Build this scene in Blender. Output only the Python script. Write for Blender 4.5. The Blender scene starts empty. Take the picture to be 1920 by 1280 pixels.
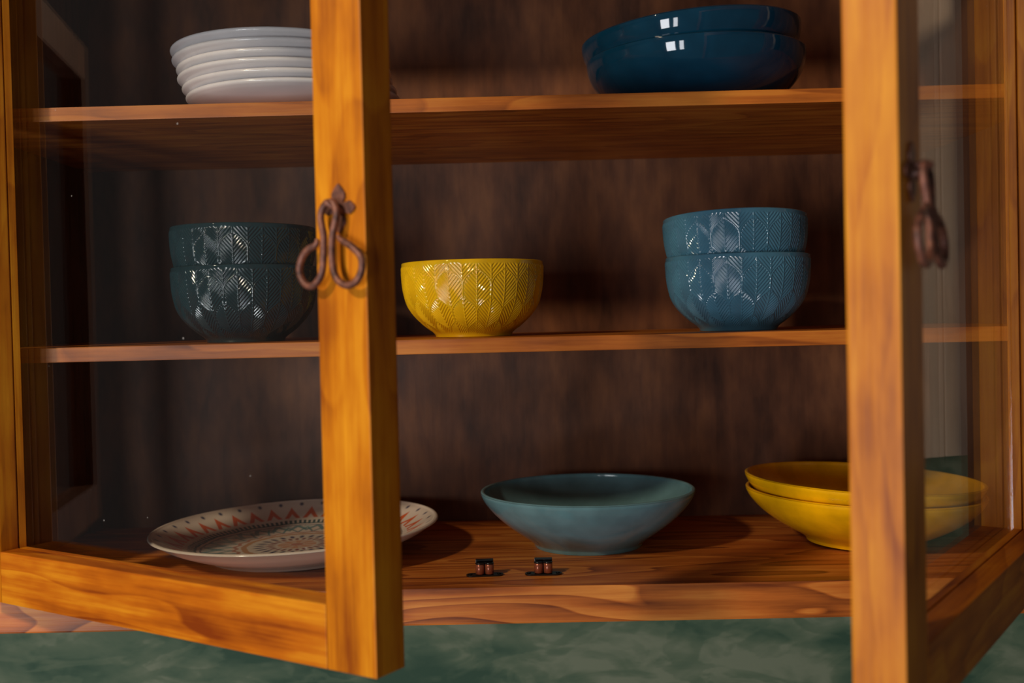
import bpy, bmesh, math, random
import numpy as np
from mathutils import Matrix, Vector, Euler
random.seed(7)
scene = bpy.context.scene
COL = scene.collection
R = math.radians

# ------------------------------------------------------------------ camera
F_PX = 2062.26
YAW, PITCH, ROLL = R(-0.624), R(1.192), R(1.320)
DIST = 1.05


def cam_dir(u, v):
    a = ROLL
    u, v = u * math.cos(a) - v * math.sin(a), u * math.sin(a) + v * math.cos(a)
    X, Y, Z = u, 1.0, -v
    a = PITCH
    Y, Z = Y * math.cos(a) + Z * math.sin(a), -Y * math.sin(a) + Z * math.cos(a)
    a = YAW
    X, Y = X * math.cos(a) + Y * math.sin(a), -X * math.sin(a) + Y * math.cos(a)
    return Vector((X, Y, Z))


fwd = cam_dir(0, 0)
rgt = (cam_dir(1, 0) - fwd).normalized()
upv = (cam_dir(0, -1) - fwd).normalized()
m = Matrix.Identity(4)
for i in range(3):
    m[i][0], m[i][1], m[i][2] = rgt[i], upv[i], -fwd[i]
m[1][3] = -DIST
cam_data = bpy.data.cameras.new('camera')
cam = bpy.data.objects.new('camera', cam_data)
COL.objects.link(cam)
cam.matrix_world = m
cam_data.sensor_width = 36.0
cam_data.lens = F_PX / 1920 * 36.0
cam_data.clip_start = 0.02
cam_data.dof.use_dof = True
cam_data.dof.focus_distance = 1.10
cam_data.dof.aperture_fstop = 4.5
cam_data.dof.aperture_blades = 7
scene.camera = cam

# ------------------------------------------------------------------ world, lights, exposure
world = bpy.data.worlds.new('world')
scene.world = world
world.use_nodes = True
bg = world.node_tree.nodes['Background']
bg.inputs[0].default_value = (0.95, 0.86, 0.80, 1)
bg.inputs[1].default_value = 0.038

scene.view_settings.view_transform = 'Standard'
scene.view_settings.look = 'None'
scene.view_settings.gamma = 1.0
scene.view_settings.use_curve_mapping = False
scene.view_settings.exposure = 0.74


def area(name, loc, target, sx, sy, power, col):
    l = bpy.data.lights.new(name, 'AREA')
    l.shape = 'RECTANGLE'
    l.size, l.size_y = sx, sy
    l.energy = power
    l.color = col
    o = bpy.data.objects.new(name, l)
    COL.objects.link(o)
    o.location = loc
    d = Vector(target) - Vector(loc)
    o.rotation_euler = d.to_track_quat('-Z', 'Y').to_euler()
    return o


# daylight from a two-pane window, low and to the left behind the camera
area('window_light_wide', (-1.27, -2.08, -0.32), (0, 0.1, 0), 0.50, 0.95, 14, (0.93, 0.95, 1.0))
area('window_light_narrow', (-0.78, -2.32, -0.32), (0, 0.1, 0), 0.19, 0.95, 4, (0.93, 0.95, 1.0))
# warm ceiling lamp, up and to the left
lamp = bpy.data.lights.new('ceiling_lamp_light', 'POINT')
lamp.energy = 64
lamp.color = (1.0, 0.80, 0.58)
lamp.shadow_soft_size = 0.07
lo = bpy.data.objects.new('ceiling_lamp_light', lamp)
lo.location = (-1.36, -1.50, 1.02)
COL.objects.link(lo)


# ------------------------------------------------------------------ helpers
def srgb(r, g, b):
    f = lambda c: (c / 255 / 12.92) if c / 255 <= 0.04045 else ((c / 255 + 0.055) / 1.055) ** 2.4
    return (f(r), f(g), f(b), 1.0)


def link(name, me, parent=None, mats=()):
    o = bpy.data.objects.new(name, me)
    COL.objects.link(o)
    if parent is not None:
        o.parent = parent
    for mt in mats:
        me.materials.append(mt)
    return o


def empty(name, loc=(0, 0, 0), rz=0.0, parent=None):
    o = bpy.data.objects.new(name, None)
    o.empty_display_size = 0.05
    COL.objects.link(o)
    o.location = loc
    o.rotation_euler = (0, 0, rz)
    if parent is not None:
        o.parent = parent
    return o


def tag(o, label=None, cat=None, group=None, kind=None):
    if label: o['label'] = label
    if cat: o['category'] = cat
    if group: o['group'] = group
    if kind: o['kind'] = kind
    return o


def bm_mesh(bm, name, smooth=False):
    me = bpy.data.meshes.new(name)
    bmesh.ops.recalc_face_normals(bm, faces=bm.faces)
    bm.to_mesh(me)
    bm.free()
    if smooth:
        for p in me.polygons:
            p.use_smooth = True
    return me


def add_box(bm, x0, x1, y0, y1, z0, z1, bev=0.0):
    vs = [bm.verts.new((x, y, z)) for x in (x0, x1) for y in (y0, y1) for z in (z0, z1)]
    idx = [(0, 1, 3, 2), (4, 6, 7, 5), (0, 4, 5, 1), (2, 3, 7, 6), (0, 2, 6, 4), (1, 5, 7, 3)]
    fs = [bm.faces.new([vs[i] for i in f]) for f in idx]
    if bev > 0:
        es = set()
        for f in fs:
            es.update(f.edges)
        bmesh.ops.bevel(bm, geom=list(es), offset=bev, segments=2, affect='EDGES', profile=0.7)


def box(name, x0, x1, y0, y1, z0, z1, mat, parent=None, bev=0.0012):
    bm = bmesh.new()
    add_box(bm, x0, x1, y0, y1, z0, z1, bev)
    return link(name, bm_mesh(bm, name), parent, [mat])


def tube_bm(bm, pts, rad, n=10, closed=False):
    pts = [Vector(p) for p in pts]
    rings = []
    up = Vector((0, 1, 0.05))
    for i, p in enumerate(pts):
        a = pts[max(0, i - 1)]
        b = pts[min(len(pts) - 1, i + 1)]
        t = (b - a).normalized()
        s = t.cross(up)
        if s.length < 1e-4:
            s = t.cross(Vector((1, 0, 0)))
        s.normalize()
        q = s.cross(t).normalized()
        rr = rad[i] if isinstance(rad, (list, tuple)) else rad
        rings.append([bm.verts.new(p + rr * (math.cos(2 * math.pi * k / n) * s + math.sin(2 * math.pi * k / n) * q)) for k in range(n)])
    for i in range(len(rings) - 1):
        for k in range(n):
            bm.faces.new([rings[i][k], rings[i][(k + 1) % n], rings[i + 1][(k + 1) % n], rings[i + 1][k]])
    bm.faces.new(rings[0])
    bm.faces.new(list(reversed(rings[-1])))


def smooth_path(ctrl, per=8):
    """Catmull-Rom through the control points"""
    c = [Vector(p) for p in ctrl]
    c = [2 * c[0] - c[1]] + c + [2 * c[-1] - c[-2]]
    out = []
    for i in range(1, len(c) - 2):
        for k in range(per):
            t = k / per
            out.append(0.5 * ((2 * c[i]) + (-c[i - 1] + c[i + 1]) * t + (2 * c[i - 1] - 5 * c[i] + 4 * c[i + 1] - c[i + 2]) * t * t
                              + (-c[i - 1] + 3 * c[i] - 3 * c[i + 1] + c[i + 2]) * t ** 3))
    out.append(c[-2])
    return out


def grid_mesh(name, P, closed_u=True):
    """P: (ns, nu, 3) array; wraps around in u"""
    ns, nu, _ = P.shape
    me = bpy.data.meshes.new(name)
    i = np.arange(ns - 1)[:, None] * nu
    j = np.arange(nu)[None, :]
    j2 = (j + 1) % nu
    q = np.stack([i + j, i + nu + j, i + nu + j2, i + j2], -1).reshape(-1, 4)
    me.vertices.add(ns * nu)
    me.vertices.foreach_set('co', P.reshape(-1).astype(np.float32))
    me.loops.add(q.size)
    me.loops.foreach_set('vertex_index', q.reshape(-1).astype(np.int32))
    me.polygons.add(len(q))
    me.polygons.foreach_set('loop_start', (np.arange(len(q)) * 4).astype(np.int32))
    me.polygons.foreach_set('loop_total', np.full(len(q), 4, np.int32))
    me.polygons.foreach_set('use_smooth', np.ones(len(q), bool))
    me.update()
    me.validate()
    return me


def lathe_points(prof, nu):
    prof = np.array(prof, float)
    th = np.linspace(0, 2 * np.pi, nu, endpoint=False)
    r, z = prof[:, 0][:, None], prof[:, 1][:, None]
    return np.stack([r * np.cos(th), r * np.sin(th), z + 0 * th], -1)


def spline(ctrl, n):
    """dense smooth profile through 2-D control points"""
    pts = smooth_path([(a, b, 0) for a, b in ctrl], per=n)
    return [(max(p.x, 0.0), p.y) for p in pts]


# ------------------------------------------------------------------ material helpers
class NT:
    def __init__(self, name):
        self.mat = bpy.data.materials.new(name)
        self.mat.use_nodes = True
        self.t = self.mat.node_tree
        self.bsdf = self.t.nodes['Principled BSDF']
        self.out = self.t.nodes['Material Output']

    def n(self, typ, **kw):
        nd = self.t.nodes.new(typ)
        for k, v in kw.items():
            if k.startswith('i_'):
                key = k[2:]
                key = int(key) if key.isdigit() else key
                nd.inputs[key].default_value = v
            else:
                setattr(nd, k, v)
        return nd

    def l(self, a, b):
        self.t.links.new(a, b)

    def math(self, op, a, b=None, clamp=False):
        nd = self.n('ShaderNodeMath', operation=op, use_clamp=clamp)
        for i, v in enumerate((a, b)):
            if v is None: continue
            if isinstance(v, (int, float)): nd.inputs[i].default_value = v
            else: self.l(v, nd.inputs[i])
        return nd.outputs[0]

    def mix(self, fac, a, b, blend='MIX'):
        nd = self.n('ShaderNodeMix', data_type='RGBA', blend_type=blend)
        for sock, v in ((nd.inputs[0], fac), (nd.inputs[6], a), (nd.inputs[7], b)):
            if isinstance(v, (int, float)): sock.default_value = v
            elif isinstance(v, tuple): sock.default_value = v
            else: self.l(v, sock)
        return nd.outputs[2]

    def ramp(self, fac, stops):
        nd = self.n('ShaderNodeValToRGB')
        cr = nd.color_ramp
        while len(cr.elements) < len(stops): cr.elements.new(0.5)
        for e, (p, c) in zip(cr.elements, stops):
            e.position = p
            e.color = c if isinstance(c, tuple) else (c, c, c, 1)
        self.l(fac, nd.inputs[0])
        return nd.outputs[0]


def wood(name, dark, mid, light, axis, rough=0.42, ring=14.0, streak=1.0, blotch=0.5, knots=0.0, spec=0.35, ringmix=0.5, coat=0.0):
    """stained pine: rings + fibres + blotches of stain, grain running along axis (0 x, 1 y, 2 z)"""
    t = NT(name)
    tc = t.n('ShaderNodeTexCoord').outputs['Object']
    rnd = t.n('ShaderNodeObjectInfo').outputs['Random']
    off = t.n('ShaderNodeVectorMath', operation='SCALE', i_0=(3.1, 5.7, 4.3))
    t.l(rnd, off.inputs['Scale'])
    add = t.n('ShaderNodeVectorMath', operation='ADD')
    t.l(tc, add.inputs[0]); t.l(off.outputs[0], add.inputs[1])
    P = add.outputs[0]

    def scaled(along, across):
        s = [across] * 3
        s[axis] = along
        mp = t.n('ShaderNodeVectorMath', operation='MULTIPLY')
        mp.inputs[1].default_value = s
        t.l(P, mp.inputs[0])
        return mp.outputs[0]
    # growth rings as warped bands across the grain
    warp = t.n('ShaderNodeTexNoise', i_Scale=1.0, i_Detail=2.0, i_Roughness=0.45)
    t.l(scaled(2.2, 11.0), warp.inputs['Vector'])
    bands = t.math('MULTIPLY', warp.outputs['Fac'], ring)
    fr = t.math('FRACT', bands)
    ringv = t.ramp(fr, [(0.0, 0.75), (0.45, 0.5), (0.82, 0.18), (0.93, 0.0), (1.0, 0.75)])
    # fibres
    fib = t.n('ShaderNodeTexNoise', i_Scale=1.0, i_Detail=5.0, i_Roughness=0.65)
    t.l(scaled(14.0, 420.0), fib.inputs['Vector'])
    fib2 = t.n('ShaderNodeTexNoise', i_Scale=1.0, i_Detail=3.0, i_Roughness=0.5)
    t.l(scaled(5.0, 90.0), fib2.inputs['Vector'])
    blo = t.n('ShaderNodeTexNoise', i_Scale=1.0, i_Detail=4.0, i_Roughness=0.55)
    t.l(scaled(9.0, 24.0), blo.inputs['Vector'])
    v = t.math('MULTIPLY', t.math('SUBTRACT', ringv, 0.42), ringmix)
    v = t.math('ADD', v, t.math('MULTIPLY', t.math('SUBTRACT', fib.outputs['Fac'], 0.5), 0.55 * streak))
    v = t.math('ADD', v, t.math('MULTIPLY', t.math('SUBTRACT', fib2.outputs['Fac'], 0.5), 1.1 * streak))
    v = t.math('ADD', v, t.math('MULTIPLY', t.math('SUBTRACT', blo.outputs['Fac'], 0.5), 2.2 * blotch))
    v = t.math('ADD', v, 0.5, clamp=True)
    col = t.ramp(v, [(0.0, dark), (0.5, mid), (1.0, light)])
    if knots > 0:
        vo = t.n('ShaderNodeTexVoronoi', i_Scale=1.0)
        t.l(scaled(4.0, 9.0), vo.inputs['Vector'])
        k = t.ramp(vo.outputs['Distance'], [(0.0, 1.0), (0.05, 0.9), (0.13, 0.0), (1.0, 0.0)])
        col = t.mix(t.math('MULTIPLY', k, knots), col, dark)
    t.l(col, t.bsdf.inputs['Base Color'])
    t.bsdf.inputs['Roughness'].default_value = rough
    t.bsdf.inputs['Specular IOR Level'].default_value = spec
    t.bsdf.inputs['Coat Weight'].default_value = coat
    t.bsdf.inputs['Coat Roughness'].default_value = 0.25
    bump = t.n('ShaderNodeBump', i_Strength=0.25, i_Distance=0.0006)
    t.l(fib.outputs['Fac'], bump.inputs['Height'])
    t.l(bump.outputs[0], t.bsdf.inputs['Normal'])
    return t.mat


def ceramic(name, col, rough=0.09, var=0.06, spec=0.6):
    t = NT(name)
    tc = t.n('ShaderNodeTexCoord').outputs['Object']
    no = t.n('ShaderNodeTexNoise', i_Scale=35.0, i_Detail=3.0)
    t.l(tc, no.inputs['Vector'])
    d = tuple(c * (1 - var * 3) for c in col[:3]) + (1,)
    li = tuple(min(1, c * (1 + var * 2)) for c in col[:3]) + (1,)
    t.l(t.ramp(no.outputs['Fac'], [(0.3, d), (0.7, li)]), t.bsdf.inputs['Base Color'])
    t.bsdf.inputs['Roughness'].default_value = rough
    t.bsdf.inputs['Specular IOR Level'].default_value = spec
    return t.mat


# woods (stain colours)
pine_v = wood('pine_stile', srgb(138, 66, 2), srgb(190, 110, 6), srgb(216, 142, 22), 2, ring=9, blotch=0.75, streak=1.15, knots=0.7, ringmix=0.35, rough=0.42, spec=0.22)
pine_h = wood('pine_rail', srgb(126, 52, 3), srgb(182, 96, 8), srgb(216, 140, 24), 0, ring=10, blotch=0.7, streak=1.1, knots=0.4, ringmix=0.45, rough=0.42, spec=0.22)
shelf_w = wood('shelf_pine', srgb(110, 50, 10), srgb(178, 97, 28), srgb(212, 134, 46), 0, ring=11, blotch=0.45, ringmix=0.4, rough=0.45)
board_w = wood('base_board_pine', srgb(106, 48, 14), srgb(182, 98, 34), srgb(224, 144, 62), 0, ring=16, streak=0.9, blotch=0.35, ringmix=0.75, rough=0.42)
back_w = wood('back_panel_ply', srgb(66, 36, 20), srgb(106, 63, 38), srgb(138, 86, 50), 2, ring=6, streak=0.25, blotch=1.05, ringmix=0.15, rough=0.55, knots=0.3)
side_w = wood('side_panel_wood', srgb(60, 36, 24), srgb(92, 58, 40), srgb(116, 76, 52), 2, ring=7, streak=0.6, blotch=0.6, ringmix=0.3, rough=0.5)
beige_w = wood('pale_plank_wood', srgb(186, 160, 136), srgb(208, 184, 160), srgb(222, 200, 176), 2, ring=6, streak=0.8, blotch=0.4, ringmix=0.3, rough=0.5)

# glass: clear pane, mirror part by the Fresnel law of real glass
g = NT('door_glass')
geo = g.n('ShaderNodeNewGeometry')
ior = g.n('ShaderNodeMix', data_type='FLOAT')
ior.inputs[2].default_value = 1.5
ior.inputs[3].default_value = 1 / 1.5
g.l(geo.outputs['Backfacing'], ior.inputs[0])
fres = g.n('ShaderNodeFresnel')
g.l(ior.outputs[0], fres.inputs['IOR'])
trn = g.n('ShaderNodeBsdfTransparent')
trn.inputs[0].default_value = (0.95, 0.96, 0.95, 1)
glo = g.n('ShaderNodeBsdfGlossy')
glo.inputs['Roughness'].default_value = 0.012
glo.inputs['Color'].default_value = (1, 1, 1, 1)
mx = g.n('ShaderNodeMixShader')
g.l(fres.outputs[0], mx.inputs[0]); g.l(trn.outputs[0], mx.inputs[1]); g.l(glo.outputs[0], mx.inputs[2])
# sparse dust specks on the pane
tcg = g.n('ShaderNodeTexCoord')
vor = g.n('ShaderNodeTexVoronoi', i_Scale=55.0)
g.l(tcg.outputs['Object'], vor.inputs['Vector'])
spk = g.ramp(vor.outputs['Distance'], [(0.0, 1.0), (0.035, 1.0), (0.05, 0.0), (1.0, 0.0)])
sep = g.n('ShaderNodeSeparateColor')
g.l(vor.outputs['Color'], sep.inputs[0])
pick = g.math('GREATER_THAN', sep.outputs[0], 0.9)
dust = g.n('ShaderNodeBsdfDiffuse', i_Color=(0.6, 0.58, 0.55, 1))
mx2 = g.n('ShaderNodeMixShader')
g.l(g.math('MULTIPLY', g.math('MULTIPLY', spk, pick), 0.45), mx2.inputs[0])
g.l(mx.outputs[0], mx2.inputs[1]); g.l(dust.outputs[0], mx2.inputs[2])
g.l(mx2.outputs[0], g.out.inputs['Surface'])
glass_m = g.mat

# rusty wrought iron
t = NT('rusty_iron')
tc = t.n('ShaderNodeTexCoord').outputs['Object']
no = t.n('ShaderNodeTexNoise', i_Scale=160.0, i_Detail=4.0)
t.l(tc, no.inputs['Vector'])
t.l(t.ramp(no.outputs['Fac'], [(0.3, srgb(64, 38, 32)), (0.55, srgb(120, 74, 58)), (0.75, srgb(146, 92, 68))]), t.bsdf.inputs['Base Color'])
t.bsdf.inputs['Roughness'].default_value = 0.5
t.bsdf.inputs['Metallic'].default_value = 0.25
bp = t.n('ShaderNodeBump', i_Strength=0.3, i_Distance=0.0005)
t.l(no.outputs['Fac'], bp.inputs['Height']); t.l(bp.outputs[0], t.bsdf.inputs['Normal'])
iron_m = t.mat

t = NT('black_enamel')
no = t.n('ShaderNodeTexNoise', i_Scale=200.0)
t.l(t.ramp(no.outputs['Fac'], [(0.3, srgb(14, 13, 13)), (0.7, srgb(26, 24, 24))]), t.bsdf.inputs['Base Color'])
t.bsdf.inputs['Roughness'].default_value = 0.25
black_m = t.mat

t = NT('copper_roller')
no = t.n('ShaderNodeTexNoise', i_Scale=150.0)
t.l(t.ramp(no.outputs['Fac'], [(0.3, srgb(120, 62, 44)), (0.7, srgb(160, 90, 62))]), t.bsdf.inputs['Base Color'])
t.bsdf.inputs['Roughness'].default_value = 0.25
t.bsdf.inputs['Metallic'].default_value = 0.4
copper_m = t.mat

t = NT('brass_pin')
no = t.n('ShaderNodeTexNoise', i_Scale=100.0)
t.l(t.ramp(no.outputs['Fac'], [(0.3, srgb(170, 130, 80)), (0.7, srgb(200, 160, 100))]), t.bsdf.inputs['Base Color'])
t.bsdf.inputs['Metallic'].default_value = 0.8
t.bsdf.inputs['Roughness'].default_value = 0.3
brass_m = t.mat

# green trowelled plaster
t = NT('green_plaster')
tc = t.n('ShaderNodeTexCoord').outputs['Object']
mp = t.n('ShaderNodeMapping')
mp.inputs['Rotation'].default_value = (0, R(38), 0)
mp.inputs['Scale'].default_value = (1, 1, 2.2)
t.l(tc, mp.inputs['Vector'])
n1 = t.n('ShaderNodeTexNoise', i_Scale=6.0, i_Detail=4.0, i_Roughness=0.5, i_Distortion=0.5)
n2 = t.n('ShaderNodeTexNoise', i_Scale=16.0, i_Detail=5.0, i_Roughness=0.55, i_Distortion=0.6)
n3 = t.n('ShaderNodeTexVoronoi', i_Scale=14.0, feature='SMOOTH_F1')
for q in (n1, n2, n3): t.l(mp.outputs[0], q.inputs['Vector'])
v = t.math('ADD', t.math('MULTIPLY', n1.outputs['Fac'], 0.75), t.math('MULTIPLY', n2.outputs['Fac'], 0.3))
v = t.math('ADD', v, t.math('MULTIPLY', t.math('SUBTRACT', n3.outputs['Distance'], 0.4), 0.12))
n4 = t.n('ShaderNodeTexNoise', i_Scale=5.0, i_Detail=5.0, i_Roughness=0.5, i_Distortion=1.0)
mp4 = t.n('ShaderNodeMapping')
mp4.inputs['Rotation'].default_value = (0, R(-30), 0)
mp4.inputs['Scale'].default_value = (1.6, 1, 3.4)
t.l(tc, mp4.inputs['Vector']); t.l(mp4.outputs[0], n4.inputs['Vector'])
stroke = t.ramp(n4.outputs['Fac'], [(0.0, 0.0), (0.47, 0.0), (0.515, 1.0), (0.60, 0.75), (0.63, 0.1), (1.0, 0.0)])
v = t.math('ADD', v, t.math('MULTIPLY', t.math('SUBTRACT', stroke, 0.4), 0.075))
t.l(t.ramp(v, [(0.40, srgb(58, 88, 66)), (0.49, srgb(86, 108, 82)), (0.57, srgb(104, 120, 92)), (0.66, srgb(132, 140, 112))]), t.bsdf.inputs['Base Color'])
t.bsdf.inputs['Roughness'].default_value = 0.75
bp = t.n('ShaderNodeBump', i_Strength=0.4, i_Distance=0.004)
t.l(v, bp.inputs['Height']); t.l(bp.outputs[0], t.bsdf.inputs['Normal'])
wall_m = t.mat

teal_m = ceramic('teal_glaze', srgb(104, 146, 156), 0.13)
yellow_m = ceramic('yellow_glaze', srgb(240, 176, 8), 0.1)
yellow_emb_m = ceramic('yellow_embossed_glaze', srgb(226, 176, 20), 0.035, spec=0.85)
blue_emb_m = ceramic('blue_embossed_glaze', srgb(68, 112, 132), 0.035, spec=0.85)
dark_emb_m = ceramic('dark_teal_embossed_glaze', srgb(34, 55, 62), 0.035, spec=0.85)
navy_m = ceramic('navy_glaze', srgb(10, 50, 72), 0.05)
white_m = ceramic('white_glaze', srgb(226, 220, 222), 0.16, 0.02)

# ------------------------------------------------------------------ measures of the cabinet
ZUT, ZUB = 0.2114, 0.1981
ZMT, ZMB = -0.0179, -0.0321
ZBT, ZBB = -0.2562, -0.2917
DEP = 0.348
XL, XR = -0.550, 0.518
YF = -0.004
TH_L, TH_R = R(32.14), R(55.44)
HXL, HXR = -0.5234, 0.492
W, T, SW = 0.4913, 0.0312, 0.0457
ZRT, ZDB = -0.2016, -0.2485
ZTOP = 0.44
ZDT = 0.385

# ------------------------------------------------------------------ wall
bm = bmesh.new()
add_box(bm, -3.0, 3.0, DEP + 0.018, DEP + 0.12, -1.2, 1.6, 0)
wall = link('wall_back', bm_mesh(bm, 'wall_back'), None, [wall_m])
tag(wall, kind='structure')

# ------------------------------------------------------------------ cabinet
cab = empty('display_cabinet', (0, 0, ZBB))
tag(cab, 'stained pine wall cabinet with open glazed doors and shelves of crockery', 'cabinet')


def part(name, x0, x1, y0, y1, z0, z1, mat, bev=0.0012, parent=None):
    o = box(name, x0, x1, y0, y1, z0 - ZBB, z1 - ZBB, mat, cab if parent is None else parent, bev)
    return o


XLL = -0.93
part('bottom_board', XLL, XR + 0.03, YF, DEP, ZBB, ZBT, board_w, 0.0016)
part('shelf', XL + 0.0005, XR - 0.0005, 0.0, DEP - 0.001, ZMB, ZMT, shelf_w, 0.001)
part('shelf', XL + 0.0005, XR - 0.0005, 0.0, DEP - 0.001, ZUB, ZUT, shelf_w, 0.001)
part('top_board', XLL, XR + 0.03, YF, DEP, ZTOP, ZTOP + 0.03, board_w)
part('back_panel', XLL, XR + 0.03, DEP, DEP + 0.014, ZBB, ZTOP + 0.03, back_w, 0)
# sides: posts with a thinner panel let in between
for nm, sx, xi, xo in (('l', -1, XL, XL - 0.02), ('r', 1, XR, XR + 0.02)):
    a, b = sorted((xi, xo))
    part('side_panel', a, b, 0.03, DEP - 0.001, ZBT, ZTOP, side_w, 0)
    a, b = sorted((xi - sx * 0.006, xi))
    part('side_post', a, b, DEP - 0.034, DEP - 0.001, ZBT, ZTOP, side_w, 0.001)
    a, b = sorted((xi - sx * 0.010, xo + sx * 0.01))
    part('front_post', a, b, 0.0005, 0.028, ZBT, ZTOP, side_w, 0.001)
part('end_panel', XLL, XLL + 0.02, 0.0, DEP, ZBT, ZTOP, side_w, 0.001)


def handle_path(pts, depth0, depth1):
    """pixel sketch of the rod (crop scale) -> door-face metres, hanging away from the face"""
    out = []
    zt, zb = 300, 1100
    for (a, b) in pts:
        k = (b - zt) / (zb - zt)
        out.append(((a - 470) / 5.333 / 2580 / 0.82, -(depth0 + (depth1 - depth0) * k), -(b - 300) / 5.333 / 2580))
    return out


ROD_L = [(468, 296), (420, 310), (378, 370), (366, 440), (378, 520), (396, 610), (396, 720), (392, 850), (376, 970), (330, 1050), (262, 1094), (190, 1060), (146, 980), (140, 890), (176, 790), (240, 730), (300, 704), (326, 672), (322, 640)]
ROD_R = [(468, 296), (505, 318), (530, 380), (526, 450), (504, 540), (486, 640), (482, 760), (488, 880), (512, 990), (566, 1066), (640, 1100), (720, 1074), (776, 990), (790, 890), (764, 815), (690, 740), (610, 684), (560, 650), (548, 618)]


def make_door(name, hx, th, sgn, w, d0, d1, ztop, SW=SW, pine_v=pine_v, pine_h=pine_h):
    """sgn +1: hinged on its left side; -1: hinged on its right. Local x runs along the door, local y into the cabinet"""
    px = hx + sgn * T * math.sin(th)
    d = empty(name, (px, YF, -ZBB), -sgn * th, cab)

    def bx(nm, u0, u1, y0, y1, z0, z1, mat, bev=0.0015):
        a, b = sorted((sgn * u0, sgn * u1))
        return box(nm, a, b, y0, y1, z0, z1, mat, d, bev)
    zt = ztop
    hw = SW + 0.003
    RB, YR = 0.006, -T * 0.40          # rebate depth and where it starts

    def lpiece(nm, parts, mat):
        bm = bmesh.new()
        for (u0, u1, y0, y1, z0, z1) in parts:
            a, b = sorted((sgn * u0, sgn * u1))
            add_box(bm, a, b, y0, y1, z0, z1, 0.0012)
        return link(nm, bm_mesh(bm, nm), d, [mat])
    rh = ZRT - ZDB
    e = 0.0002
    lpiece('stile', [(w - SW, w, -T, YR, ZDB, zt), (w - SW + RB, w, YR - 0.002, 0, ZDB, zt)], pine_v)
    lpiece('stile', [(0, hw, -T, YR, ZDB, zt), (0, hw - RB, YR - 0.002, 0, ZDB, zt)], pine_v)
    lpiece('rail', [(hw + e, w - SW - e, -T, YR, ZDB, ZRT), (hw - RB + e, w - SW + RB - e, YR - 0.002 * 0, 0, ZDB, ZRT - RB)], pine_h)
    lpiece('rail', [(hw + e, w - SW - e, -T, YR, zt - rh, zt), (hw - RB + e, w - SW + RB - e, YR, 0, zt - rh + RB, zt)], pine_h)
    # beads let into the rebate leave a dark gap behind the front of the frame; the pane lies behind them
    y0, y1 = -T * 0.355, -T * 0.13
    u0, u1, z0, z1 = hw - RB + e, w - SW + RB - e, ZRT - RB + e, zt - rh + RB - e
    bw = RB - 0.0004
    bx('glazing_bead', u0, u0 + bw, y0, y1, z0, z1, pine_v, 0.0007)
    bx('glazing_bead', u1 - bw, u1, y0, y1, z0, z1, pine_v, 0.0007)
    bx('glazing_bead', u0 + bw + e, u1 - bw - e, y0, y1, z0, z0 + bw, pine_h, 0.0007)
    bx('glazing_bead', u0 + bw + e, u1 - bw - e, y0, y1, z1 - bw, z1, pine_h, 0.0007)
    bx('glass_pane', u0, u1, y1 + 0.0002, y1 + 0.0032, z0, z1, glass_m, 0)
    if d0 is None:
        return d
    # iron plate: four pointed leaves round a boss
    uc, zc = w - SW * 0.5, 0.0800
    bm = bmesh.new()
    shape = [(0, 44), (-7, 36), (-13, 26), (-13, 18), (-8, 10), (-14, 9), (-22, 12), (-29, 6), (-33, 0), (-29, -7), (-22, -12), (-14, -9), (-8, -12), (-13, -20), (-13, -28), (-7, -38), (0, -46)]
    shape = shape + [(-a, b) for a, b in reversed(shape[1:-1])]
    sc = 1 / 2580
    vf = [bm.verts.new((sgn * (uc + a * sc / 0.85), -T - 0.0018, zc + b * sc)) for a, b in shape]
    vb = [bm.verts.new((sgn * (uc + a * sc / 0.85), -T - 0.0001, zc + b * sc)) for a, b in shape]
    bm.faces.new(vf); bm.faces.new(list(reversed(vb)))
    for i in range(len(vf)):
        j = (i + 1) % len(vf)
        bm.faces.new([vf[i], vf[j], vb[j], vb[i]])
    link('handle_plate', bm_mesh(bm, 'handle_plate'), d, [iron_m])
    # staple that carries the loop
    bm = bmesh.new()
    tube_bm(bm, smooth_path([(sgn * (uc - 0.006), -T - 0.001, zc + 0.004), (sgn * (uc - 0.006), -T - d0 * 0.7, zc + 0.004), (sgn * (uc - 0.002), -T - d0 - 0.003, zc + 0.003),
                             (sgn * (uc + 0.004), -T - d0 * 0.7, zc - 0.002), (sgn * (uc + 0.004), -T - 0.001, zc - 0.002)], 6), 0.0022, 8)
    link('handle_staple', bm_mesh(bm, 'handle_staple', True), d, [iron_m])
    # the drop pull: one rod bent over the staple, both ends curled outwards
    left = handle_path(ROD_L, d0, d1)
    right = handle_path(ROD_R, d0, d1)
    ctrl = list(reversed(left)) + right[1:]
    ctrl = [(sgn * (uc - 0.0012 + a), -T + b, zc + 0.0035 + c) for a, b, c in ctrl]
    pts = smooth_path(ctrl, 7)
    n = len(pts)
    rad = [0.0026 * min(1.0, 0.55 + 6.0 * min(i, n - 1 - i) / n) for i in range(n)]
    bm = bmesh.new()
    tube_bm(bm, pts, rad, 12)
    link('handle_loop', bm_mesh(bm, 'handle_loop', True), d, [iron_m])
    return d


make_door('door', HXL, TH_L, 1, W, 0.008, 0.010, ZDT)
make_door('door', HXR, TH_R, -1, W, 0.008, 0.012, ZDT)
# door of the next bay, hinged on the same post and standing ajar (mirrored in the glass of its neighbour)
make_door('door', -0.549, R(15.5), -1, 0.35, None, None, 0.366, 0.024, side_w, side_w)

# ------------------------------------------------------------------ crockery
def bowl_profile(Rr, H, thick, outer, foot_h=0.004):
    """closed lathe profile from outer foot up over the rim and down the inside; outer = [(depth fraction from the rim, radius fraction)]"""
    o = [(f * Rr, H * (1 - dpt)) for dpt, f in outer]
    return o


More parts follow.
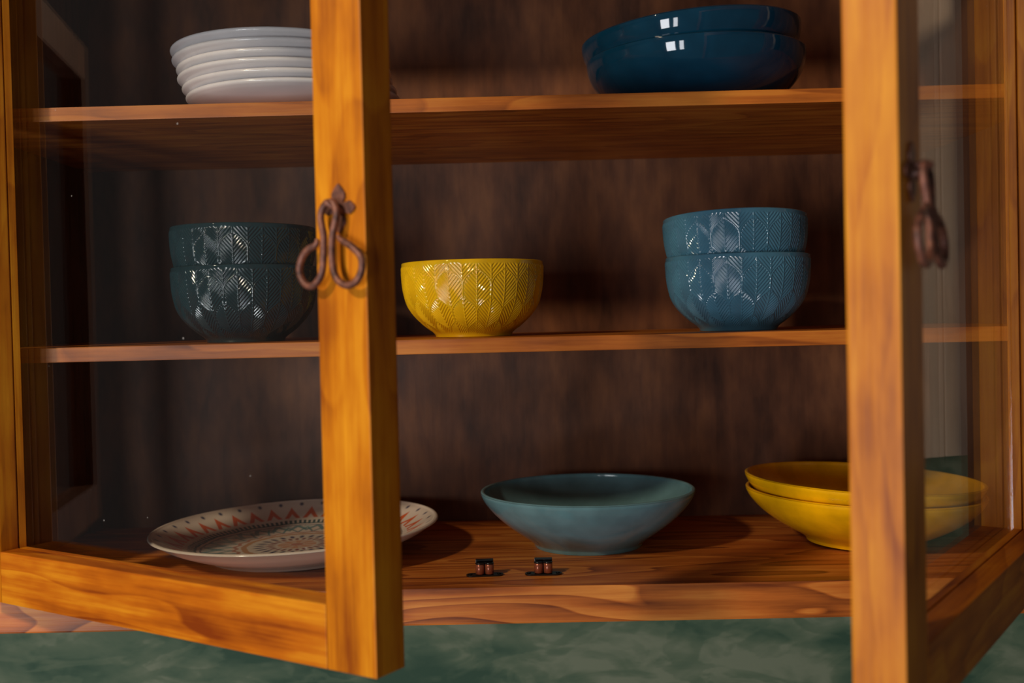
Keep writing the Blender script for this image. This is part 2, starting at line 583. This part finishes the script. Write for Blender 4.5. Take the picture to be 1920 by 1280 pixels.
def make_bowl_mesh(name, Rr, H, outer, thick=0.0042, nu=160, dens=8, lip=0.0022):
    op = spline([(f * Rr, H * (1 - dd)) for dd, f in reversed(outer)], dens)      # foot -> rim
    fr = op[0][0]
    prof = [(0.0005, 0.0025), (fr - 0.008, 0.0025), (fr - 0.0055, 0.0004), (fr - 0.003, 0.0)] + op
    # rounded lip
    rx, rz = op[-1]
    for a in np.linspace(0.12, math.pi * 0.95, 8):
        prof.append((rx - thick / 2 + math.cos(a) * thick / 2, rz - 0.0004 + math.sin(a) * lip * 0.7))
    inner = [(max(r - thick, 0.0), z) for r, z in op]
    zin = 0.0085
    inner = [(r, max(z, zin)) for r, z in reversed(inner) if z > zin + 0.003 and z < rz - 0.0008]
    prof += inner
    rb = inner[-1][0]
    prof += [(rb * 0.93, zin + 0.0012), (rb * 0.8, zin), (rb * 0.4, zin - 0.0008), (0.0005, zin - 0.001)]
    return grid_mesh(name, lathe_points(prof, nu))


PASTA = [(0, 1.0), (0.07, 0.992), (0.2, 0.955), (0.38, 0.878), (0.56, 0.775), (0.72, 0.665), (0.84, 0.575), (0.92, 0.522), (0.965, 0.508), (1.0, 0.50)]
pasta = make_bowl_mesh('pasta_bowl', 0.120, 0.0625, PASTA)
pasta_deep = make_bowl_mesh('deep_pasta_bowl', 0.117, 0.0625, [(0, 1.0), (0.1, 0.998), (0.25, 0.98), (0.42, 0.935), (0.58, 0.86), (0.72, 0.75), (0.84, 0.6), (0.92, 0.5), (0.96, 0.475), (1.0, 0.465)])
pasta_wide = make_bowl_mesh('wide_pasta_bowl', 0.128, 0.0565, [(0, 1.0), (0.07, 0.993), (0.2, 0.958), (0.38, 0.882), (0.56, 0.776), (0.72, 0.655), (0.84, 0.548), (0.92, 0.492), (0.965, 0.476), (1.0, 0.47)])


def put(name, me, mat, loc, rot=(0, 0, 0), label=None, cat=None, group=None):
    o = bpy.data.objects.new(name, me)
    COL.objects.link(o)
    if not me.materials:
        me.materials.append(mat)
    o.material_slots[0].link = 'OBJECT'
    o.material_slots[0].material = mat
    o.location = loc
    o.rotation_euler = rot
    tag(o, label, cat, group)
    return o


G = 0.0002
put('serving_bowl', pasta, teal_m, (0.0675, 0.185, ZBT + G), label='wide pale teal bowl standing alone on the bottom board', cat='bowl')
YT = R(2.2)
put('serving_bowl', pasta_wide, yellow_m, (0.370, 0.168, ZBT + 0.0012), (0, YT, 0), label='lower of two wide smooth yellow bowls nested on the bottom board', cat='bowl', group='wide yellow bowls')
put('serving_bowl', pasta_wide, yellow_m, (0.3685, 0.168, ZBT + 0.0152), (0, R(3.0), 0), label='upper of two wide smooth yellow bowls nested on the bottom board', cat='bowl', group='wide yellow bowls')
put('serving_bowl', pasta_deep, navy_m, (0.1925, 0.147, ZUT + 0.0012), (0, R(-0.9), 0), label='lower of two glossy navy bowls nested on the top shelf', cat='bowl', group='navy bowls')
put('serving_bowl', pasta_deep, navy_m, (0.1905, 0.147, ZUT + 0.0255), (0, R(-3.9), 0), label='upper tilted one of two glossy navy bowls on the top shelf', cat='bowl', group='navy bowls')

# ---- embossed leaf bowls: real relief
BR, BH = 0.0747, 0.0765
EMB = [(0, 1.0), (0.1, 1.0), (0.3, 0.988), (0.44, 0.962), (0.55, 0.928), (0.65, 0.872), (0.75, 0.788), (0.86, 0.665), (0.93, 0.575), (0.965, 0.545), (1.0, 0.535)]
NU, NS = 800, 190


def leaf_height(th, s):
    """relief of rows of pointed leaves; th angle, s arc length down from the rim (m)"""
    N, SP, Q = 16, 0.0285, 0.60
    x0 = th * N / (2 * np.pi)
    h = np.zeros(np.broadcast(th, s).shape)
    best = np.full(h.shape, -1.0)
    for r in range(-1, 4):
        tip = 0.008 + SP * r
        tt = (s - tip) / SP
        x = x0 + (0.5 if r % 2 else 0.0)
        x = np.abs(x - np.round(x))
        w = np.where(tt < Q, 0.5 * np.sin(np.pi / 2 * np.clip(tt / Q, 0, 1)) ** 0.9, 0.5)
        w = np.where(tt > 1, 0.5 - 0.5 * np.sin(np.pi / 2 * np.clip((tt - 1) / Q, 0, 1)) ** 0.9, w)
        inside = (tt > 0) & (tt < 1 + Q) & (x <= w)
        px = 2 * np.pi * BR / N
        xm = x * px                                   # metres from the midrib
        edge = (w - x) * px                           # metres to the border
        vein = 0.5 + 0.5 * np.cos(2 * np.pi * (tt * SP + xm * 1.15) / 0.0043)
        hh = 0.75 * vein ** 0.8
        hh = np.maximum(hh, np.exp(-(xm / 0.00055) ** 2) * 0.95)
        hh = np.where(edge < 0.0016, np.maximum(hh * np.clip((edge - 0.0006) / 0.001, 0, 1), 0.85 * np.exp(-(edge / 0.0009) ** 4)), hh)
        h = np.where(inside, hh, h)
    return h


op = np.array(spline([(f * BR, BH * (1 - dd)) for dd, f in EMB], 40))      # rim -> foot
ds = np.concatenate([[0], np.cumsum(np.hypot(*np.diff(op, axis=0).T))])
sv = np.linspace(0.0, ds[-1], NS)
rr = np.interp(sv, ds, op[:, 0]); zz = np.interp(sv, ds, op[:, 1])
tr = np.gradient(rr, sv); tz = np.gradient(zz, sv)
nr, nz = -tz, tr                                       # outward normal of the profile
th = np.linspace(0, 2 * np.pi, NU, endpoint=False)
Hh = leaf_height(th[None, :], sv[:, None])
fade = np.clip((sv - 0.0025) / 0.002, 0, 1) * np.clip((0.087 - sv) / 0.016, 0, 1)
amp = 0.00135
disp = amp * (Hh - 0.5) * fade[:, None]
Ro = rr[:, None] + disp * nr[:, None]
Zo = zz[:, None] + disp * nz[:, None]
outer_P = np.stack([Ro * np.cos(th), Ro * np.sin(th), Zo], -1)[::-1]       # foot -> rim
lip = []
tk = 0.0034
for a in np.linspace(0.1, math.pi * 0.95, 7):
    lip.append((BR - tk / 2 + math.cos(a) * tk / 2, BH + math.sin(a) * 0.0014))
inn = [(max(r - tk, 0.0), max(z, 0.009)) for r, z in zip(rr[::8], zz[::8]) if z > 0.012]
rb = inn[-1][0]
tail = lip + inn[1:] + [(rb * 0.9, 0.0095), (rb * 0.7, 0.0085), (0.0005, 0.008)]
foot = [(0.0005, 0.0025), (rr[-1] - 0.006, 0.0025), (rr[-1] - 0.004, 0.0003), (rr[-1] - 0.002, 0.0)]
P = np.concatenate([lathe_points(foot, NU), outer_P, lathe_points(tail, NU)], 0)
emb = grid_mesh('embossed_bowl', P)

A0 = R(-90)
put('embossed_bowl', emb, yellow_emb_m, (-0.0528, 0.112, ZMT + G), (0, 0, A0 + R(6)), label='yellow embossed leaf pattern bowl standing alone on the middle shelf', cat='bowl')
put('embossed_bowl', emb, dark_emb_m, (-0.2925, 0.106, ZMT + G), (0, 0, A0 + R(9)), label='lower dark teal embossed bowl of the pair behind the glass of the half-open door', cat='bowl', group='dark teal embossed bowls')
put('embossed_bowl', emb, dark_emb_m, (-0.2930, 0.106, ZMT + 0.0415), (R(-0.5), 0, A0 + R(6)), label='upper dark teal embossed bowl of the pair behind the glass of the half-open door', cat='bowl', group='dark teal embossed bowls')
put('embossed_bowl', emb, blue_emb_m, (0.2262, 0.112, ZMT + G), (0, 0, A0 + R(4)), label='lower blue embossed bowl of the pair next to the yellow one', cat='bowl', group='blue embossed bowls')
put('embossed_bowl', emb, blue_emb_m, (0.2250, 0.112, ZMT + 0.0408), (0, R(-3.1), A0 + R(4)), label='upper tilted blue embossed bowl of the pair next to the yellow one', cat='bowl', group='blue embossed bowls')

# ---- white plates
PR = 0.1115
wp = [(0.0005, 0.003), (0.050, 0.003), (0.054, 0.0), (0.058, 0.0), (0.062, 0.003), (0.080, 0.0075), (0.095, 0.0125), (0.105, 0.0172), (0.110, 0.0205)]
wp = spline(wp, 5)
for a in np.linspace(-0.4, math.pi * 0.9, 8):
    wp.append((PR - 0.0030 + math.cos(a) * 0.0030, 0.0228 + math.sin(a) * 0.0026))
wp += spline([(0.1050, 0.0240), (0.098, 0.0195), (0.085, 0.0140), (0.066, 0.0088), (0.050, 0.0078), (0.0005, 0.0076)], 5)
white_plate = grid_mesh('white_plate', lathe_points(wp, 160))
offs = [(0.0, 0.0), (-0.004, 0.001), (-0.008, -0.001), (-0.0095, 0.001), (-0.0135, 0.0), (-0.0152, 0.001)]
ordn = ['bottom', 'second from the bottom', 'third from the bottom', 'third from the top', 'second from the top', 'top']
for i, (dx, dy) in enumerate(offs):
    put('dinner_plate', white_plate, white_m, (-0.2365 + dx, 0.118 + dy, ZUT + G + i * 0.0098), (0, 0, i * 0.7),
        label='white plate on the top shelf, %s of the stack of six' % ordn[i], cat='plate', group='white plates on the top shelf')

# ---- patterned plate: printed decoration as colour on a fine mesh
QR, QH = 0.1585, 0.0318
qp = spline([(0.0005, 0.004), (0.085, 0.004), (0.090, 0.0), (0.095, 0.0), (0.099, 0.004), (0.120, 0.0110), (0.140, 0.0195), (0.152, 0.0270), (0.1565, 0.0302)], 6)
for a in np.linspace(0.0, math.pi * 0.85, 8):
    qp.append((QR - 0.0026 + math.cos(a) * 0.0026, QH - 0.0012 + math.sin(a) * 0.0022))
n_under = len(qp)
top_c = np.array(spline([(0.1528, 0.0311), (0.148, 0.0287), (0.137, 0.0225), (0.124, 0.0165), (0.112, 0.0122), (0.098, 0.0098), (0.070, 0.0088), (0.0004, 0.0085)], 30))
NR, NQ = 190, 1080
dd = np.concatenate([[0], np.cumsum(np.hypot(*np.diff(top_c, axis=0).T))])
tv = np.linspace(0, dd[-1], NR)
top = np.stack([np.interp(tv, dd, top_c[:, 0]), np.interp(tv, dd, top_c[:, 1])], 1)
prof = np.concatenate([np.array(qp), top], 0)
pat = grid_mesh('patterned_plate', lathe_points(prof, NQ))
rho = top[:, 0][:, None] / QR
ang = np.linspace(0, 2 * np.pi, NQ, endpoint=False)[None, :]
CREAM = np.array(srgb(238, 222, 206)[:3])
C = np.tile(CREAM, (NR, NQ, 1))
rng = np.random.RandomState(3)
wob = 0.003 * np.sin(ang * 13 + 1) + 0.002 * np.sin(ang * 37)


def paint(mask, col, k=0.9):
    global C
    mk = (np.clip(mask, 0, 1) * k)[..., None]
    C = C * (1 - mk) + np.array(srgb(*col)[:3]) * mk


def band(r0, r1, soft=0.004):
    q = rho + wob
    return np.clip((q - r0) / soft + 0.5, 0, 1) * np.clip((r1 - q) / soft + 0.5, 0, 1)


def cell(n, phase=0.0):
    x = ang * n / (2 * np.pi) + phase
    return x - np.round(x)


ORANGE, NAVY, TEAL, GREEN, MAROON, OCHRE = (226, 92, 20), (26, 40, 92), (76, 136, 142), (28, 76, 80), (140, 50, 60), (206, 142, 86)
paint(band(0.975, 1.02), (84, 124, 140), 0.85)
# dots near the rim
n = 36
x = cell(n, 0.5) * 2 * np.pi / n * rho
paint(np.clip(1.6 - np.hypot(x / 0.0165, (rho - 0.935) / 0.020) * 1.3, 0, 1), NAVY, 0.95)
# orange arrow heads
x = np.abs(cell(n)) * 2 * np.pi / n * rho
rr0 = (rho - 0.775) / 0.13                         # 0 inner .. 1 outer tip
wid = 0.060 * (1 - rr0)
mk = ((rr0 > 0) & (rr0 < 1)) * np.clip((wid - x) / 0.004 + 0.5, 0, 1) * np.clip((x - (wid * 1.15 - 0.042)) / 0.004 + 0.5, 0, 1)
paint(mk, ORANGE, 0.95)
# comb teeth and lines
n2_ = 128
x = np.abs(cell(n2_)) * 2 * np.pi / n2_ * rho
paint(band(0.70, 0.745) * np.clip((0.010 - x) / 0.004 + 0.5, 0, 1), GREEN, 0.95)
paint(band(0.685, 0.702), GREEN, 0.95)
paint(band(0.652, 0.664), NAVY, 0.9)
# zigzag teal band
n3_ = 26
for off_, r_lo, r_hi, wd in ((0, 0.52, 0.645, 0.034), (0.5, 0.44, 0.60, 0.025)):
    x = np.abs(cell(n3_, off_)) * 2
    zc_ = r_lo + (r_hi - r_lo) * (1 - x)
    paint(np.clip((wd - np.abs(rho - zc_)) / 0.006 + 0.5, 0, 1) * (rho < 0.648) * (rho > 0.42), TEAL, 0.85)
paint(band(0.60, 0.648) * (np.abs(cell(n3_, 0.5)) < 0.2), (150, 186, 184), 0.5)
# ochre scalloped rings
sc_ = 0.012 * np.cos(ang * 22)
paint(np.clip((0.014 - np.abs(rho - 0.425 - sc_)) / 0.005 + 0.5, 0, 1), (190, 110, 80), 0.8)
paint(band(0.345, 0.385), OCHRE, 0.85)
# flower: navy petals, maroon dashes, pale orange heart
n4 = 24
x = cell(n4) * 2 * np.pi / n4 * rho
paint(np.clip(1.6 - np.hypot(x / 0.018, (rho - 0.262) / 0.046) * 1.3, 0, 1), NAVY, 0.95)
x = cell(n4, 0.5) * 2 * np.pi / n4 * rho
paint(np.clip(1.6 - np.hypot(x / 0.016, (rho - 0.185) / 0.036) * 1.3, 0, 1), MAROON, 0.9)
paint(band(0.05, 0.135) * (0.45 + 0.4 * (np.cos(ang * 8) > 0)), (226, 140, 80), 0.8)
paint(band(-0.01, 0.045), (200, 90, 50), 0.7)
full = np.tile(np.append(CREAM, 1.0), (len(prof), NQ, 1))
full[len(qp):, :, :3] = C
ca = pat.color_attributes.new('print', 'FLOAT_COLOR', 'POINT')
ca.data.foreach_set('color', full.reshape(-1).astype(np.float32))
t = NT('printed_glaze')
at = t.n('ShaderNodeAttribute', attribute_name='print')
no = t.n('ShaderNodeTexNoise', i_Scale=60.0, i_Detail=3.0)
t.l(t.n('ShaderNodeTexCoord').outputs['Object'], no.inputs['Vector'])
t.l(t.mix(0.10, at.outputs['Color'], no.outputs['Color'], 'SOFT_LIGHT'), t.bsdf.inputs['Base Color'])
t.bsdf.inputs['Roughness'].default_value = 0.14
print_m = t.mat
put('patterned_plate', pat, print_m, (-0.2585, 0.172, ZBT + 0.0012), (R(0.4), R(-1.2), R(4)), label='large cream plate with painted orange, navy and teal folk pattern on the bottom board', cat='plate')

# ---- roller catches
def make_catch(loc, rz, label):
    e = empty('roller_catch', loc, rz)
    tag(e, label, 'door catch', 'roller catches on the bottom board')
    bm = bmesh.new()
    # base strip with rounded ends
    n = 10
    out = []
    for sx in (1, -1):
        for k in range(n + 1):
            a = -math.pi / 2 + math.pi * k / n
            out.append((sx * (0.0125 + math.cos(a) * 0.006), sx * math.sin(a) * 0.006))
    v0 = [bm.verts.new((a, b, 0.0)) for a, b in out]
    v1 = [bm.verts.new((a, b, 0.0016)) for a, b in out]
    bm.faces.new(v1); bm.faces.new(list(reversed(v0)))
    for i in range(len(out)):
        j = (i + 1) % len(out)
        bm.faces.new([v0[i], v0[j], v1[j], v1[i]])
    link('base_plate', bm_mesh(bm, 'base_plate'), e, [black_m])
    bm = bmesh.new()
    add_box(bm, -0.0088, 0.0088, 0.0040, 0.0054, 0.0016, 0.0160, 0.0003)
    add_box(bm, -0.0088, 0.0088, -0.0002, 0.0054, 0.0146, 0.0160, 0.0003)
    link('bracket', bm_mesh(bm, 'bracket'), e, [black_m])
    for sx in (-1, 1):
        def cyl(nm, r_, z0, z1, mat, cx, cy):
            prof = [(0.0001, z0), (r_ * 0.9, z0), (r_, z0 + 0.0004), (r_, z1 - 0.0004), (r_ * 0.9, z1), (0.0001, z1)]
            Pq = lathe_points(prof, 20)
            Pq[..., 0] += cx; Pq[..., 1] += cy
            return link(nm, grid_mesh(nm, Pq), e, [mat])
        cyl('roller', 0.0044, 0.0022, 0.0120, copper_m, sx * 0.0047, -0.0020)
        cyl('roller_cap', 0.0046, 0.0121, 0.0136, black_m, sx * 0.0047, -0.0020)
        cyl('screw', 0.0022, 0.0016, 0.0024, black_m, sx * 0.0145, 0)
    return e


make_catch((-0.0445, 0.045, ZBT), R(3), 'double roller catch nearer the patterned plate, copper rollers on black base')
make_catch((0.0142, 0.045, ZBT), R(-2), 'double roller catch nearer the wide yellow bowls, copper rollers on black base')

# ------------------------------------------------------------------ pale planked cupboard beside the cabinet (seen mirrored in the glass)
nb = empty('planked_cupboard', (0.94, 0.14, -0.165))
tag(nb, 'pale planked wall cupboard mirrored in the pane of the wide-open glass door', 'cupboard')
z1 = 0.75
for i in range(4):
    box('plank', -0.30, -0.284, -0.27 + i * 0.062, -0.27 + i * 0.062 + 0.0605, 0, z1, beige_w, nb, 0.002)
box('body', -0.283, 0.30, -0.265, 0.222, 0.004, z1, beige_w, nb, 0.002)
